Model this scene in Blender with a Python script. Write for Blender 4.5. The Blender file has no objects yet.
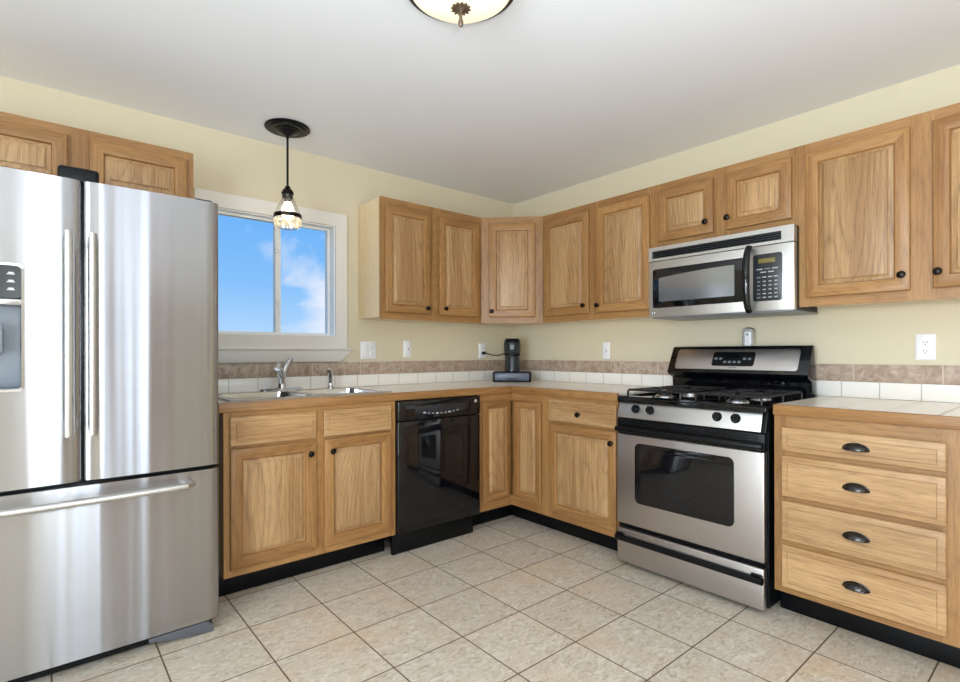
import bpy, bmesh, math, random
from mathutils import Vector, Matrix
scene = bpy.context.scene
col = scene.collection
R = math.radians

# ------------------------------------------------------------------ camera
CAM = Vector((-3.0446, -3.1674, 1.1373))
yaw, pitch, roll = 0.7007, 0.0, -0.0020
s_, c_ = math.sin(yaw), math.cos(yaw)
right = Vector((c_, -s_, 0)); fwd = Vector((s_, c_, 0)); up = Vector((0, 0, 1))
f2 = fwd*math.cos(pitch) + up*math.sin(pitch)
u2 = up*math.cos(pitch) - fwd*math.sin(pitch)
r3 = right*math.cos(roll) + u2*math.sin(roll)
u3 = u2*math.cos(roll) - right*math.sin(roll)
cam = bpy.data.cameras.new('camera')
cam.sensor_width = 36; cam.lens = 520.71/960*36
cam.shift_y = (352.45-341)/960; cam.clip_start = 0.05
camo = bpy.data.objects.new('camera', cam); col.objects.link(camo)
m = Matrix.Identity(4)
for i in range(3):
    m[i][0], m[i][1], m[i][2], m[i][3] = r3[i], u3[i], -f2[i], CAM[i]
camo.matrix_world = m
scene.camera = camo

# ------------------------------------------------------------------ view, world, daylight
scene.view_settings.view_transform = 'Standard'
scene.view_settings.look = 'None'
scene.view_settings.exposure = 0.0
scene.view_settings.gamma = 1.0
scene.view_settings.use_curve_mapping = False
try:
    scene.cycles.use_denoising = True
    scene.cycles.max_bounces = 10
    scene.cycles.diffuse_bounces = 6
    scene.cycles.glossy_bounces = 5
    scene.cycles.transparent_max_bounces = 12
    scene.cycles.caustics_reflective = False
    scene.cycles.caustics_refractive = False
    scene.cycles.sample_clamp_indirect = 6
except Exception:
    pass

def lin(r, g, b):
    def f(v):
        v /= 255.0
        return v/12.92 if v <= 0.04045 else ((v+0.055)/1.055)**2.4
    return (f(r), f(g), f(b), 1.0)

class NT:
    """small node-tree writer"""
    def __init__(s, tree):
        s.t = tree; tree.nodes.clear()
    def n(s, typ, ins=None, **props):
        nd = s.t.nodes.new(typ)
        for k, v in props.items(): setattr(nd, k, v)
        for k, v in (ins or {}).items():
            sock = nd.inputs[k]
            if isinstance(v, bpy.types.NodeSocket): s.t.links.new(v, sock)
            else: sock.default_value = v
        return nd
    def math(s, op, a, b=0.0, c=None, clamp=False):
        nd = s.n('ShaderNodeMath', {0: a, 1: b}, operation=op, use_clamp=clamp)
        if c is not None: 
            if isinstance(c, bpy.types.NodeSocket): s.t.links.new(c, nd.inputs[2])
            else: nd.inputs[2].default_value = c
        return nd.outputs[0]
    def mix(s, fac, a, b, blend='MIX'):
        nd = s.n('ShaderNodeMix', data_type='RGBA', blend_type=blend)
        for sock, v in ((nd.inputs[0], fac), (nd.inputs[6], a), (nd.inputs[7], b)):
            if isinstance(v, bpy.types.NodeSocket): s.t.links.new(v, sock)
            else: sock.default_value = v
        return nd.outputs[2]
    def ramp(s, fac, stops):
        nd = s.n('ShaderNodeValToRGB', {0: fac})
        e = nd.color_ramp.elements
        while len(e) > 1: e.remove(e[0])
        e[0].position, e[0].color = stops[0]
        for p, cc in stops[1:]:
            x = e.new(p); x.color = cc
        return nd.outputs[0]

SKY = 1.1          # brightness of the sky dome
DAY_REAR = 20.0    # daylight through the glazed door at the rear of the room
DAY_SIDE = 195.0    # daylight through the patio door on the left
FLASH = 45.0
CEIL_FILL = 43.0
world = bpy.data.worlds.new('sky'); scene.world = world; world.use_nodes = True
w = NT(world.node_tree)
tc = w.n('ShaderNodeTexCoord').outputs['Generated']
sep = w.n('ShaderNodeSeparateXYZ', {0: tc})
grad = w.ramp(w.math('MULTIPLY_ADD', sep.outputs[2], 0.5, 0.5), [
    (0.0, lin(96, 98, 88)), (0.495, lin(120, 122, 112)), (0.505, lin(200, 222, 246)), (0.52, lin(172, 209, 247)),
    (0.56, lin(134, 190, 246)), (0.62, lin(108, 175, 243)), (1.0, lin(70, 132, 224))])
cl = w.n('ShaderNodeTexNoise', {'Vector': w.n('ShaderNodeMapping', {0: tc, 3: (5.5, 5.5, 13)}).outputs[0],
         'Scale': 1.0, 'Detail': 7.0, 'Roughness': 0.58, 'Distortion': 0.5}).outputs[0]
# one larger cumulus low over the right half of the window
dv = w.n('ShaderNodeVectorMath', {0: tc, 1: (0.408, 0.906, 0.112)}, operation='SUBTRACT').outputs[0]
dv = w.n('ShaderNodeVectorMath', {0: dv, 1: (1.0, 1.0, 0.72)}, operation='MULTIPLY').outputs[0]
dl = w.n('ShaderNodeVectorMath', {0: dv}, operation='LENGTH').outputs['Value']
blob = w.math('MULTIPLY_ADD', dl, -5.2, 0.36)
blob = w.math('MAXIMUM', blob, -0.02)
cf = w.ramp(w.math('ADD', cl, blob), [(0.52, (0, 0, 0, 1)), (0.76, (1, 1, 1, 1))])
cf = w.math('MULTIPLY', cf, w.math('GREATER_THAN', sep.outputs[2], 0.0))
skyc = w.mix(w.math('MULTIPLY', cf, 0.85), grad, lin(236, 238, 248))
bg = w.n('ShaderNodeBackground', {'Color': skyc, 'Strength': SKY})
w.t.links.new(bg.outputs[0], w.n('ShaderNodeOutputWorld').inputs[0])

def area(name, loc, rot, sx, sy, power, color):
    l = bpy.data.lights.new(name, 'AREA'); l.shape = 'RECTANGLE'
    l.size, l.size_y, l.energy, l.color = sx, sy, power, color
    o = bpy.data.objects.new(name, l); o.location = loc; o.rotation_euler = rot
    col.objects.link(o); return o
# daylight standing in the room's own openings (patio door on the left, glazed door at the rear)
area('daylight_patio_door', (-5.66, -3.5, 1.08), (R(90), 0, R(-90)), 2.1, 1.9, DAY_SIDE, (0.78, 0.90, 1.0))
area('daylight_rear_door', (-2.62, -6.16, 1.08), (R(90), 0, 0), 0.36, 1.9, DAY_REAR, (0.68, 0.84, 1.0))
# the photographer's flash beside the camera
fl = bpy.data.lights.new('flash', 'POINT'); fl.energy = FLASH; fl.shadow_soft_size = 0.05; fl.color = (0.84, 0.93, 1.0)
flo = bpy.data.objects.new('flash', fl); flo.location = (-2.96, -3.30, 1.36); col.objects.link(flo)
area('ceiling_fill', (-3.0, -3.3, 1.30), (R(180), 0, 0), 2.8, 2.6, CEIL_FILL, (0.75, 0.88, 1.0))  # added unseen area light facing up to brighten the ceiling

# ------------------------------------------------------------------ materials
MATS = {}
def mat(name, build):
    mt = bpy.data.materials.new(name); mt.use_nodes = True
    t = NT(mt.node_tree)
    out = t.n('ShaderNodeOutputMaterial')
    sh = build(t)
    t.t.links.new(sh, out.inputs[0]); MATS[name] = mt
    return mt
def pbsdf(t, color, rough=0.5, metal=0.0, bump=None, bstr=0.1, bdist=0.002, **kw):
    ins = {'Base Color': color, 'Roughness': rough, 'Metallic': metal}
    ins.update(kw)
    if bump is not None:
        ins['Normal'] = t.n('ShaderNodeBump', {'Height': bump, 'Strength': bstr, 'Distance': bdist}).outputs[0]
    return t.n('ShaderNodeBsdfPrincipled', ins).outputs[0]
def plain(name, color, rough=0.5, metal=0.0, **kw):
    def b(t):
        tcn = t.n('ShaderNodeTexCoord').outputs['Object']
        nz = t.n('ShaderNodeTexNoise', {'Vector': tcn, 'Scale': 35.0, 'Detail': 3.0}).outputs[0]
        cc = t.mix(t.math('MULTIPLY', nz, 0.12), color, tuple(x*0.8 for x in color[:3])+(1,))
        return pbsdf(t, cc, t.math('MULTIPLY_ADD', nz, 0.06, rough-0.03), metal, **kw)
    return mat(name, b)

def paint(name, color, rough=0.75):
    def b(t):
        tcn = t.n('ShaderNodeTexCoord').outputs['Object']
        nz = t.n('ShaderNodeTexNoise', {'Vector': tcn, 'Scale': 70.0, 'Detail': 4.0}).outputs[0]
        n2 = t.n('ShaderNodeTexNoise', {'Vector': tcn, 'Scale': 1.7, 'Detail': 2.0}).outputs[0]
        cc = t.mix(t.math('MULTIPLY', n2, 0.1), color, tuple(x*0.9 for x in color[:3])+(1,))
        return pbsdf(t, cc, rough, bump=nz, bstr=0.12, bdist=0.003)
    return mat(name, b)

def oak(name, axis, dark, mid, light, rough=0.42, bold=0.17):
    """oak with long cathedral grain running along axis (0 = x, 2 = z)"""
    def b(t):
        tcn = t.n('ShaderNodeTexCoord').outputs['Object']
        rnd = t.n('ShaderNodeObjectInfo').outputs['Random']
        off = t.n('ShaderNodeCombineXYZ', {0: t.math('MULTIPLY', rnd, 31.0), 1: t.math('MULTIPLY', rnd, 17.0), 2: t.math('MULTIPLY', rnd, 53.0)}).outputs[0]
        v = t.n('ShaderNodeVectorMath', {0: tcn, 1: off}, operation='ADD').outputs[0]
        def sc(a, l):
            q = [a, a, a]; q[axis] = l
            return t.n('ShaderNodeMapping', {0: v, 3: tuple(q)}).outputs[0]
        wig = t.n('ShaderNodeTexNoise', {'Vector': sc(26.0, 5.0), 'Scale': 1.0, 'Detail': 2.0}).outputs[0]
        fig = t.n('ShaderNodeTexNoise', {'Vector': sc(3.6, 0.55), 'Scale': 1.0, 'Detail': 1.0, 'Roughness': 0.35, 'Distortion': 0.1}).outputs[0]
        fig = t.math('ADD', fig, t.math('MULTIPLY', wig, 0.018))
        band = t.math('PINGPONG', t.math('MULTIPLY', fig, 70.0), 1.0)
        band = t.math('POWER', band, 3.5)
        wob = t.n('ShaderNodeTexNoise', {'Vector': sc(90.0, 3.5), 'Scale': 1.0, 'Detail': 3.0}).outputs[0]
        pore = t.n('ShaderNodeTexNoise', {'Vector': sc(380.0, 16.0), 'Scale': 1.0, 'Detail': 2.0}).outputs[0]
        pore = t.ramp(pore, [(0.38, (1, 1, 1, 1)), (0.52, (0, 0, 0, 1))])
        broad = t.n('ShaderNodeTexNoise', {'Vector': sc(8.0, 0.9), 'Scale': 1.0, 'Detail': 2.0}).outputs[0]
        base = t.ramp(t.math('ADD', t.math('MULTIPLY', broad, 0.6), t.math('MULTIPLY', wob, 0.4)), [(0.38, mid), (0.58, light)])
        cc = t.mix(t.math('MULTIPLY', band, bold), base, dark)
        pf = t.math('MULTIPLY', pore, t.math('MULTIPLY_ADD', band, 0.16, 0.24))
        cc = t.mix(pf, cc, tuple(x*0.72 for x in dark[:3])+(1,))
        tone = t.math('MULTIPLY_ADD', rnd, 0.16, 0.90)
        cc = t.mix(1.0, cc, t.n('ShaderNodeCombineXYZ', {0: tone, 1: tone, 2: tone}).outputs[0], 'MULTIPLY')
        h = t.math('SUBTRACT', wob, t.math('MULTIPLY', pore, 0.5))
        return pbsdf(t, cc, rough, bump=h, bstr=0.12, bdist=0.0012)
    return mat(name, b)
FD, FM, FL_ = lin(92, 58, 28), lin(146, 102, 57), lin(170, 126, 76)      # frames, rails and edging
PD, PM, PL = lin(96, 66, 38), lin(160, 120, 77), lin(190, 152, 107)      # door panels and drawer fronts
OAKV = oak('oak_vertical_grain', 2, FD, FM, FL_)
OAKH = oak('oak_horizontal_grain', 0, FD, FM, FL_, bold=0.15)
OAKPANEL = oak('oak_panel_grain', 2, PD, PM, PL, bold=0.30)
OAKDRAWER = oak('oak_drawer_grain', 0, PD, PM, PL, bold=0.10)
OAKP = oak('pale_veneer', 2, lin(212, 182, 138), lin(226, 199, 158), lin(234, 210, 172), 0.22)

WALL = paint('cream_wall_paint', lin(212, 201, 175))
CEIL = paint('white_ceiling_paint', lin(228, 228, 231), 0.85)
TRIM = paint('white_trim_paint', lin(224, 220, 214), 0.45)
VINYL = plain('white_vinyl', lin(240, 240, 240), 0.35)
BLACK = plain('black_gloss', lin(10, 11, 14), 0.06)
BLACKM = plain('black_satin', lin(10, 11, 13), 0.34, **{'Specular IOR Level': 0.22})
RUBBER = plain('black_rubber_base', lin(8, 9, 12), 0.4, **{'Specular IOR Level': 0.2})
IRON = plain('cast_iron', lin(24, 24, 26), 0.45)
BRONZE = plain('dark_bronze', lin(38, 32, 30), 0.28, 0.85)
PEWTER = plain('dark_pewter', lin(70, 68, 66), 0.26, 0.9)
GREYP = plain('grey_plastic', lin(120, 126, 134), 0.35)
DGREY = plain('charcoal_plastic', lin(52, 55, 60), 0.3)
SLATE = plain('slate_grey_plastic', lin(84, 92, 110), 0.35)
CHROME = plain('chrome', lin(215, 216, 220), 0.08, 1.0)
WHITE = plain('white_plastic', lin(236, 236, 238), 0.32)
MARK = plain('pale_marking', lin(205, 208, 210), 0.4)
DARKMARK = plain('dark_slot', lin(60, 60, 62), 0.5)
LCD = plain('olive_display', lin(120, 108, 60), 0.25)
SMOKE = plain('smoky_dark_glass', lin(15, 16, 19), 0.03)

def steel(name, color, rough, axis, aniso=0.0, streak=0.0):
    """brushed stainless; axis = direction of the brush lines"""
    def b(t):
        tcn = t.n('ShaderNodeTexCoord').outputs['Object']
        q = [260.0]*3; q[axis] = 2.0
        nz = t.n('ShaderNodeTexNoise', {'Vector': t.n('ShaderNodeMapping', {0: tcn, 3: tuple(q)}).outputs[0], 'Scale': 1.0, 'Detail': 3.0}).outputs[0]
        cc = t.mix(t.math('MULTIPLY', nz, 0.35), color, tuple(x*0.82 for x in color[:3])+(1,))
        ins = {'Base Color': cc, 'Metallic': 1.0, 'Roughness': t.math('MULTIPLY_ADD', nz, 0.08, rough-0.04)}
        if aniso:
            ins['Anisotropic'] = aniso; ins['Anisotropic Rotation'] = 0.25
            ins['Tangent'] = t.n('ShaderNodeTangent', direction_type='RADIAL', axis='Z').outputs[0]
        if streak:
            wv = t.n('ShaderNodeTexNoise', {'Vector': t.n('ShaderNodeMapping', {0: tcn, 3: (9.0, 9.0, 0.12)}).outputs[0], 'Scale': 1.0, 'Detail': 1.5, 'Roughness': 0.4}).outputs[0]
            ins['Normal'] = t.n('ShaderNodeBump', {'Height': wv, 'Strength': streak, 'Distance': 0.05}).outputs[0]
        return t.n('ShaderNodeBsdfPrincipled', ins).outputs[0]
    return mat(name, b)
STEEL = steel('brushed_stainless', lin(196, 191, 189), 0.34, 1)
STEELF = steel('fridge_stainless', lin(172, 171, 173), 0.25, 0, 0.97, 0.12)
STEELB = steel('bright_stainless', lin(210, 211, 214), 0.2, 0)
STEELM = steel('light_stainless', lin(214, 212, 208), 0.42, 1)

def glass_thin(name, tint, refl=1.0, rough=0.0):
    def b(t):
        tr = t.n('ShaderNodeBsdfTransparent', {'Color': tint}).outputs[0]
        gl = t.n('ShaderNodeBsdfGlossy', {'Color': (1, 1, 1, 1), 'Roughness': rough}).outputs[0]
        fr = t.n('ShaderNodeFresnel', {'IOR': 1.45}).outputs[0]
        return t.n('ShaderNodeMixShader', {0: t.math('MULTIPLY', fr, refl), 1: tr, 2: gl}).outputs[0]
    return mat(name, b)
GLASS = glass_thin('window_glass', (0.97, 0.98, 0.98, 1), 0.05)
SHADEG = glass_thin('clear_shade_glass', (0.95, 0.94, 0.92, 1), 1.6, 0.04)
def ribbed(t):
    tr = t.n('ShaderNodeBsdfTranslucent', {'Color': lin(250, 240, 225)}).outputs[0]
    tp = t.n('ShaderNodeBsdfTransparent', {'Color': (0.95, 0.93, 0.9, 1)}).outputs[0]
    gl = t.n('ShaderNodeBsdfGlossy', {'Roughness': 0.1}).outputs[0]
    a = t.n('ShaderNodeMixShader', {0: 0.5, 1: tr, 2: tp}).outputs[0]
    return t.n('ShaderNodeMixShader', {0: 0.2, 1: a, 2: gl}).outputs[0]
RIBG = mat('ribbed_glass', ribbed)
def glow(name, color, strength):
    def b(t):
        return t.n('ShaderNodeEmission', {'Color': color, 'Strength': strength}).outputs[0]
    return mat(name, b)
BULB = glow('lit_bulb', lin(255, 238, 205), 14.0)
def bowlm(t):
    d = t.n('ShaderNodeBsdfPrincipled', {'Base Color': lin(245, 240, 220), 'Roughness': 0.25}).outputs[0]
    lw = t.n('ShaderNodeTexNoise', {'Vector': t.n('ShaderNodeTexCoord').outputs['Object'], 'Scale': 5.0, 'Detail': 3.0}).outputs[0]
    e = t.n('ShaderNodeEmission', {'Color': lin(255, 249, 218), 'Strength': t.math('MULTIPLY_ADD', lw, 0.3, 0.30)}).outputs[0]
    return t.n('ShaderNodeAddShader', {0: d, 1: e}).outputs[0]
BOWL = mat('lit_alabaster_glass', bowlm)

TS, TX, TY = 0.3153, -1.1255, -1.2141
def floorm(t):
    tcn = t.n('ShaderNodeTexCoord').outputs['Object']
    v = t.n('ShaderNodeMapping', {0: tcn, 1: (-TX+TS*40, -TY+TS*40, 0)}).outputs[0]
    br = t.n('ShaderNodeTexBrick', {'Vector': v, 'Color1': (0, 0, 0, 1), 'Color2': (1, 1, 1, 1), 'Mortar': (0.5, 0.5, 0.5, 1), 'Scale': 1.0,
             'Mortar Size': 0.0030, 'Mortar Smooth': 0.15, 'Bias': 0.0, 'Brick Width': TS, 'Row Height': TS}, offset=0.0, squash=1.0)
    n1 = t.n('ShaderNodeTexNoise', {'Vector': tcn, 'Scale': 5.0, 'Detail': 5.0, 'Roughness': 0.6, 'Distortion': 0.6}).outputs[0]
    # each tile shifts and turns the mottling
    tv = t.n('ShaderNodeVectorMath', {0: tcn, 1: br.outputs[0]}, operation='ADD').outputs[0]
    n2 = t.n('ShaderNodeTexNoise', {'Vector': t.n('ShaderNodeMapping', {0: tv, 2: (0, 0, 0.6), 3: (1.0, 1.9, 1.0)}).outputs[0], 'Scale': 22.0, 'Detail': 7.0, 'Roughness': 0.7, 'Distortion': 1.6}).outputs[0]
    c1 = t.ramp(n2, [(0.32, lin(166, 150, 130)), (0.44, lin(203, 192, 175)), (0.56, lin(218, 209, 195)), (0.70, lin(238, 233, 223))])
    warm = t.math('MULTIPLY', t.ramp(n1, [(0.46, (0, 0, 0, 1)), (0.72, (1, 1, 1, 1))]), t.math('MULTIPLY_ADD', br.outputs[0], 0.5, 0.15))
    c2 = t.mix(warm, c1, lin(212, 184, 150))
    tone = t.mix(br.outputs[0], (0.89, 0.875, 0.86, 1), (0.98, 0.96, 0.935, 1))
    c2 = t.mix(1.0, c2, tone, 'MULTIPLY')
    c3 = t.mix(br.outputs[1], c2, lin(100, 82, 64))
    h = t.math('SUBTRACT', t.math('MULTIPLY', n2, 0.25), br.outputs[1])
    rg = t.math('MULTIPLY_ADD', br.outputs[1], 0.4, 0.36)
    return pbsdf(t, c3, rg, bump=h, bstr=0.25, bdist=0.003)
FLOORM = mat('beige_floor_tile', floorm)

def tilem(name, tint, gx, gy, ox, oy, grout, axes, ms=0.0022, mottled=False):
    """axes = which object axes carry the tile columns and rows"""
    def b(t):
        tcn = t.n('ShaderNodeTexCoord').outputs['Object']
        sp = t.n('ShaderNodeSeparateXYZ', {0: tcn})
        v = t.n('ShaderNodeCombineXYZ', {0: t.math('ADD', sp.outputs[axes[0]], ox+gx*40), 1: t.math('ADD', sp.outputs[axes[1]], oy+gy*40)}).outputs[0]
        br = t.n('ShaderNodeTexBrick', {'Vector': v, 'Color1': (0, 0, 0, 1), 'Color2': (1, 1, 1, 1), 'Mortar': (0.5, 0.5, 0.5, 1), 'Scale': 1.0,
                 'Mortar Size': ms, 'Mortar Smooth': 0.1, 'Brick Width': gx, 'Row Height': gy}, offset=0.0, squash=1.0)
        n = t.n('ShaderNodeTexNoise', {'Vector': tcn, 'Scale': 26.0 if mottled else 4.0, 'Detail': 6.0, 'Roughness': 0.65, 'Distortion': 1.0}).outputs[0]
        if mottled:
            base = t.ramp(n, [(0.3, lin(140, 114, 96)), (0.48, lin(176, 154, 136)), (0.7, lin(200, 184, 168))])
            base = t.mix(t.math('MULTIPLY', br.outputs[0], 0.25), base, lin(150, 126, 108))
        else:
            base = t.mix(t.math('MULTIPLY', n, 0.2), tint, tuple(x*0.9 for x in tint[:3])+(1,))
        cc = t.mix(br.outputs[1], base, grout)
        h = t.math('SUBTRACT', t.math('MULTIPLY', n, 0.1), br.outputs[1])
        return pbsdf(t, cc, t.math('MULTIPLY_ADD', br.outputs[1], 0.5, 0.5 if mottled else 0.2), bump=h, bstr=0.3, bdist=0.002)
    return mat(name, b)
GROUT = lin(186, 180, 170)
WT = lin(244, 240, 233)
TILE_A = tilem('white_tile_back', WT, 0.1585, 0.30, 2.145, -0.84, GROUT, (0, 2))
TILE_B = tilem('white_tile_right', WT, 0.1535, 0.30, 2.311, -0.84, GROUT, (1, 2))
TILE_T = tilem('white_tile_top', lin(247, 239, 226), 0.1535, 0.1535, 2.311, 0.03, lin(168, 154, 138), (1, 0), 0.0028)
BAND_A = tilem('stone_border_back', WT, 0.33, 0.30, 2.20, -0.84, lin(200, 186, 168), (0, 2), 0.003, True)
BAND_B = tilem('stone_border_right', WT, 0.33, 0.30, 2.5685, -0.84, lin(200, 186, 168), (1, 2), 0.003, True)

# ------------------------------------------------------------------ mesh helpers
class MB:
    def __init__(s): s.bm = bmesh.new()
    def _merge(s, b, mi):
        for f in b.faces: f.material_index = mi
        me = bpy.data.meshes.new('tmp'); b.to_mesh(me); b.free()
        s.bm.from_mesh(me); bpy.data.meshes.remove(me)
    def box(s, x0, x1, y0, y1, z0, z1, mi=0, bev=0.0, seg=2, xf=None):
        b = bmesh.new(); bmesh.ops.create_cube(b, size=1.0)
        for v in b.verts:
            v.co = Vector((x0+(v.co.x+.5)*(x1-x0), y0+(v.co.y+.5)*(y1-y0), z0+(v.co.z+.5)*(z1-z0)))
        if bev: bmesh.ops.bevel(b, geom=list(b.edges), offset=bev, segments=seg, profile=0.5, affect='EDGES')
        if xf: bmesh.ops.transform(b, matrix=xf, verts=list(b.verts))
        s._merge(b, mi); return s
    def vbox(s, x0, x1, y0, y1, z0, z1, mi=0, bev=0.01, axis=2, seg=4):
        """box with only the edges parallel to one axis rounded"""
        b = bmesh.new(); bmesh.ops.create_cube(b, size=1.0)
        for v in b.verts:
            v.co = Vector((x0+(v.co.x+.5)*(x1-x0), y0+(v.co.y+.5)*(y1-y0), z0+(v.co.z+.5)*(z1-z0)))
        es = [e for e in b.edges if abs((e.verts[0].co-e.verts[1].co).normalized()[axis]) > 0.9]
        bmesh.ops.bevel(b, geom=es, offset=bev, segments=seg, profile=0.5, affect='EDGES')
        s._merge(b, mi); return s
    def prism(s, pts, axis, a, b_, mi=0, bev=0.0):
        """polygon pts in the two other axes (order x,y,z without axis) pushed along axis"""
        b = bmesh.new()
        def mk(p, h):
            q = [p[0], p[1]]; q.insert(axis, h); return b.verts.new(q)
        lo = [mk(p, a) for p in pts]; hi = [mk(p, b_) for p in pts]
        n = len(pts)
        b.faces.new(lo); b.faces.new(hi)
        for i in range(n): b.faces.new((lo[i], lo[(i+1) % n], hi[(i+1) % n], hi[i]))
        bmesh.ops.recalc_face_normals(b, faces=list(b.faces))
        if bev: bmesh.ops.bevel(b, geom=list(b.edges), offset=bev, segments=2, profile=0.5, affect='EDGES')
        s._merge(b, mi); return s
    def lathe(s, prof, c=(0, 0, 0), d=(0, 0, 1), seg=28, mi=0, cap=True, flute=None):
        """prof = (radius, height along d) pairs"""
        b = bmesh.new(); d = Vector(d).normalized()
        q = Vector((0, 0, 1)).rotation_difference(d); c = Vector(c)
        rings = []
        for j, (r, h) in enumerate(prof):
            ring = []
            for i in range(seg):
                a = 2*math.pi*i/seg
                rr = r*(flute(a, j) if flute else 1)
                ring.append(b.verts.new(c + q @ Vector((rr*math.cos(a), rr*math.sin(a), h))))
            rings.append(ring)
        for k in range(len(rings)-1):
            for i in range(seg):
                b.faces.new((rings[k][i], rings[k][(i+1) % seg], rings[k+1][(i+1) % seg], rings[k+1][i]))
        if cap:
            b.faces.new(rings[0]); b.faces.new(rings[-1])
        bmesh.ops.remove_doubles(b, verts=list(b.verts), dist=1e-6)
        bmesh.ops.recalc_face_normals(b, faces=list(b.faces))
        s._merge(b, mi); return s
    def tube(s, pts, r, seg=10, mi=0, flat=1.0):
        """tube along smoothed points; r is a number or a list; flat squeezes it"""
        P = [Vector(p) for p in pts]; n = len(P)
        rs = r if isinstance(r, (list, tuple)) else [r]*n
        b = bmesh.new(); rings = []; ref = None
        for i in range(n):
            t = (P[min(i+1, n-1)]-P[max(i-1, 0)]).normalized()
            if ref is None: ref = t.orthogonal().normalized() if abs(t.z) > .99 else t.cross(Vector((0, 0, 1))).normalized()
            ref = (ref - t*ref.dot(t)).normalized(); o = t.cross(ref)
            rings.append([b.verts.new(P[i]+(ref*math.cos(2*math.pi*k/seg)+o*math.sin(2*math.pi*k/seg)*flat)*rs[i]) for k in range(seg)])
        for i in range(n-1):
            for k in range(seg):
                b.faces.new((rings[i][k], rings[i][(k+1) % seg], rings[i+1][(k+1) % seg], rings[i+1][k]))
        b.faces.new(rings[0]); b.faces.new(rings[-1])
        bmesh.ops.recalc_face_normals(b, faces=list(b.faces))
        s._merge(b, mi); return s
    def cells(s, us, vs, filled, axis, a, b_, mi=lambda i, j: 0):
        """flat slab of grid cells (with holes) in the plane across axis, from a to b_"""
        b = bmesh.new(); V = {}
        def v(i, j, h):
            k = (i, j, h)
            if k not in V:
                q = [us[i], vs[j]]; q.insert(axis, (a, b_)[h]); V[k] = b.verts.new(q)
            return V[k]
        nu, nv = len(us)-1, len(vs)-1
        F = lambda i, j: 0 <= i < nu and 0 <= j < nv and filled(i, j)
        for i in range(nu):
            for j in range(nv):
                if not F(i, j): continue
                fs = []
                for h in (0, 1): fs.append((v(i, j, h), v(i+1, j, h), v(i+1, j+1, h), v(i, j+1, h)))
                if not F(i-1, j): fs.append((v(i, j, 0), v(i, j+1, 0), v(i, j+1, 1), v(i, j, 1)))
                if not F(i+1, j): fs.append((v(i+1, j, 0), v(i+1, j+1, 0), v(i+1, j+1, 1), v(i+1, j, 1)))
                if not F(i, j-1): fs.append((v(i, j, 0), v(i+1, j, 0), v(i+1, j, 1), v(i, j, 1)))
                if not F(i, j+1): fs.append((v(i, j+1, 0), v(i+1, j+1, 0), v(i+1, j+1, 1), v(i, j+1, 1)))
                for f in fs: b.faces.new(f).material_index = mi(i, j)
        bmesh.ops.recalc_face_normals(b, faces=list(b.faces))
        me = bpy.data.meshes.new('tmp'); b.to_mesh(me); b.free()
        s.bm.from_mesh(me); bpy.data.meshes.remove(me); return s
    def rings(s, loops, close_last=True, close_first=False, mis=None):
        """bridge rectangular/closed loops of equal length; mis = material per side"""
        b = bmesh.new(); L = [[b.verts.new(p) for p in lp] for lp in loops]; n = len(L[0])
        for k in range(len(L)-1):
            for i in range(n):
                f = b.faces.new((L[k][i], L[k][(i+1) % n], L[k+1][(i+1) % n], L[k+1][i]))
                f.material_index = mis[i % len(mis)] if mis else 0
        if close_last: b.faces.new(L[-1])
        if close_first: b.faces.new(L[0])
        bmesh.ops.recalc_face_normals(b, faces=list(b.faces))
        me = bpy.data.meshes.new('tmp'); b.to_mesh(me); b.free()
        s.bm.from_mesh(me); bpy.data.meshes.remove(me); return s
    def obj(s, name, mats, parent=None, loc=(0, 0, 0), rot=None, sharp=32):
        me = bpy.data.meshes.new(name); s.bm.to_mesh(me); s.bm.free()
        for mm in (mats if isinstance(mats, (list, tuple)) else [mats]): me.materials.append(mm)
        for p in me.polygons: p.use_smooth = True
        me.set_sharp_from_angle(angle=R(sharp))
        o = bpy.data.objects.new(name, me); o.location = loc
        if rot: o.rotation_euler = rot
        if parent: o.parent = parent
        col.objects.link(o); return o

def thing(name, label, cat, loc=(0, 0, 0), rz=0.0, group=None):
    o = bpy.data.objects.new(name, None); o.empty_display_size = 0.1
    o.location = loc; o.rotation_euler = (0, 0, R(rz)); col.objects.link(o)
    return tag(o, label, cat, group)
def tag(o, label, cat, group=None):
    o['label'] = label; o['category'] = cat
    if group: o['group'] = group
    return o
def struct(o, label=None, cat=None):
    o['kind'] = 'structure'
    if label: o['label'] = label
    if cat: o['category'] = cat
    return o
def rect(x0, x1, z0, z1, y):
    return [(x0, y, z0), (x1, y, z0), (x1, y, z1), (x0, y, z1)]
def rrect(x0, x1, z0, z1, r, y, n=5):
    pts = []
    for cx, cz, a0 in ((x1-r, z0+r, -90), (x1-r, z1-r, 0), (x0+r, z1-r, 90), (x0+r, z0+r, 180)):
        for k in range(n+1):
            a = R(a0+90*k/n); pts.append((cx+r*math.cos(a), y, cz+r*math.sin(a)))
    return pts

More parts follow.
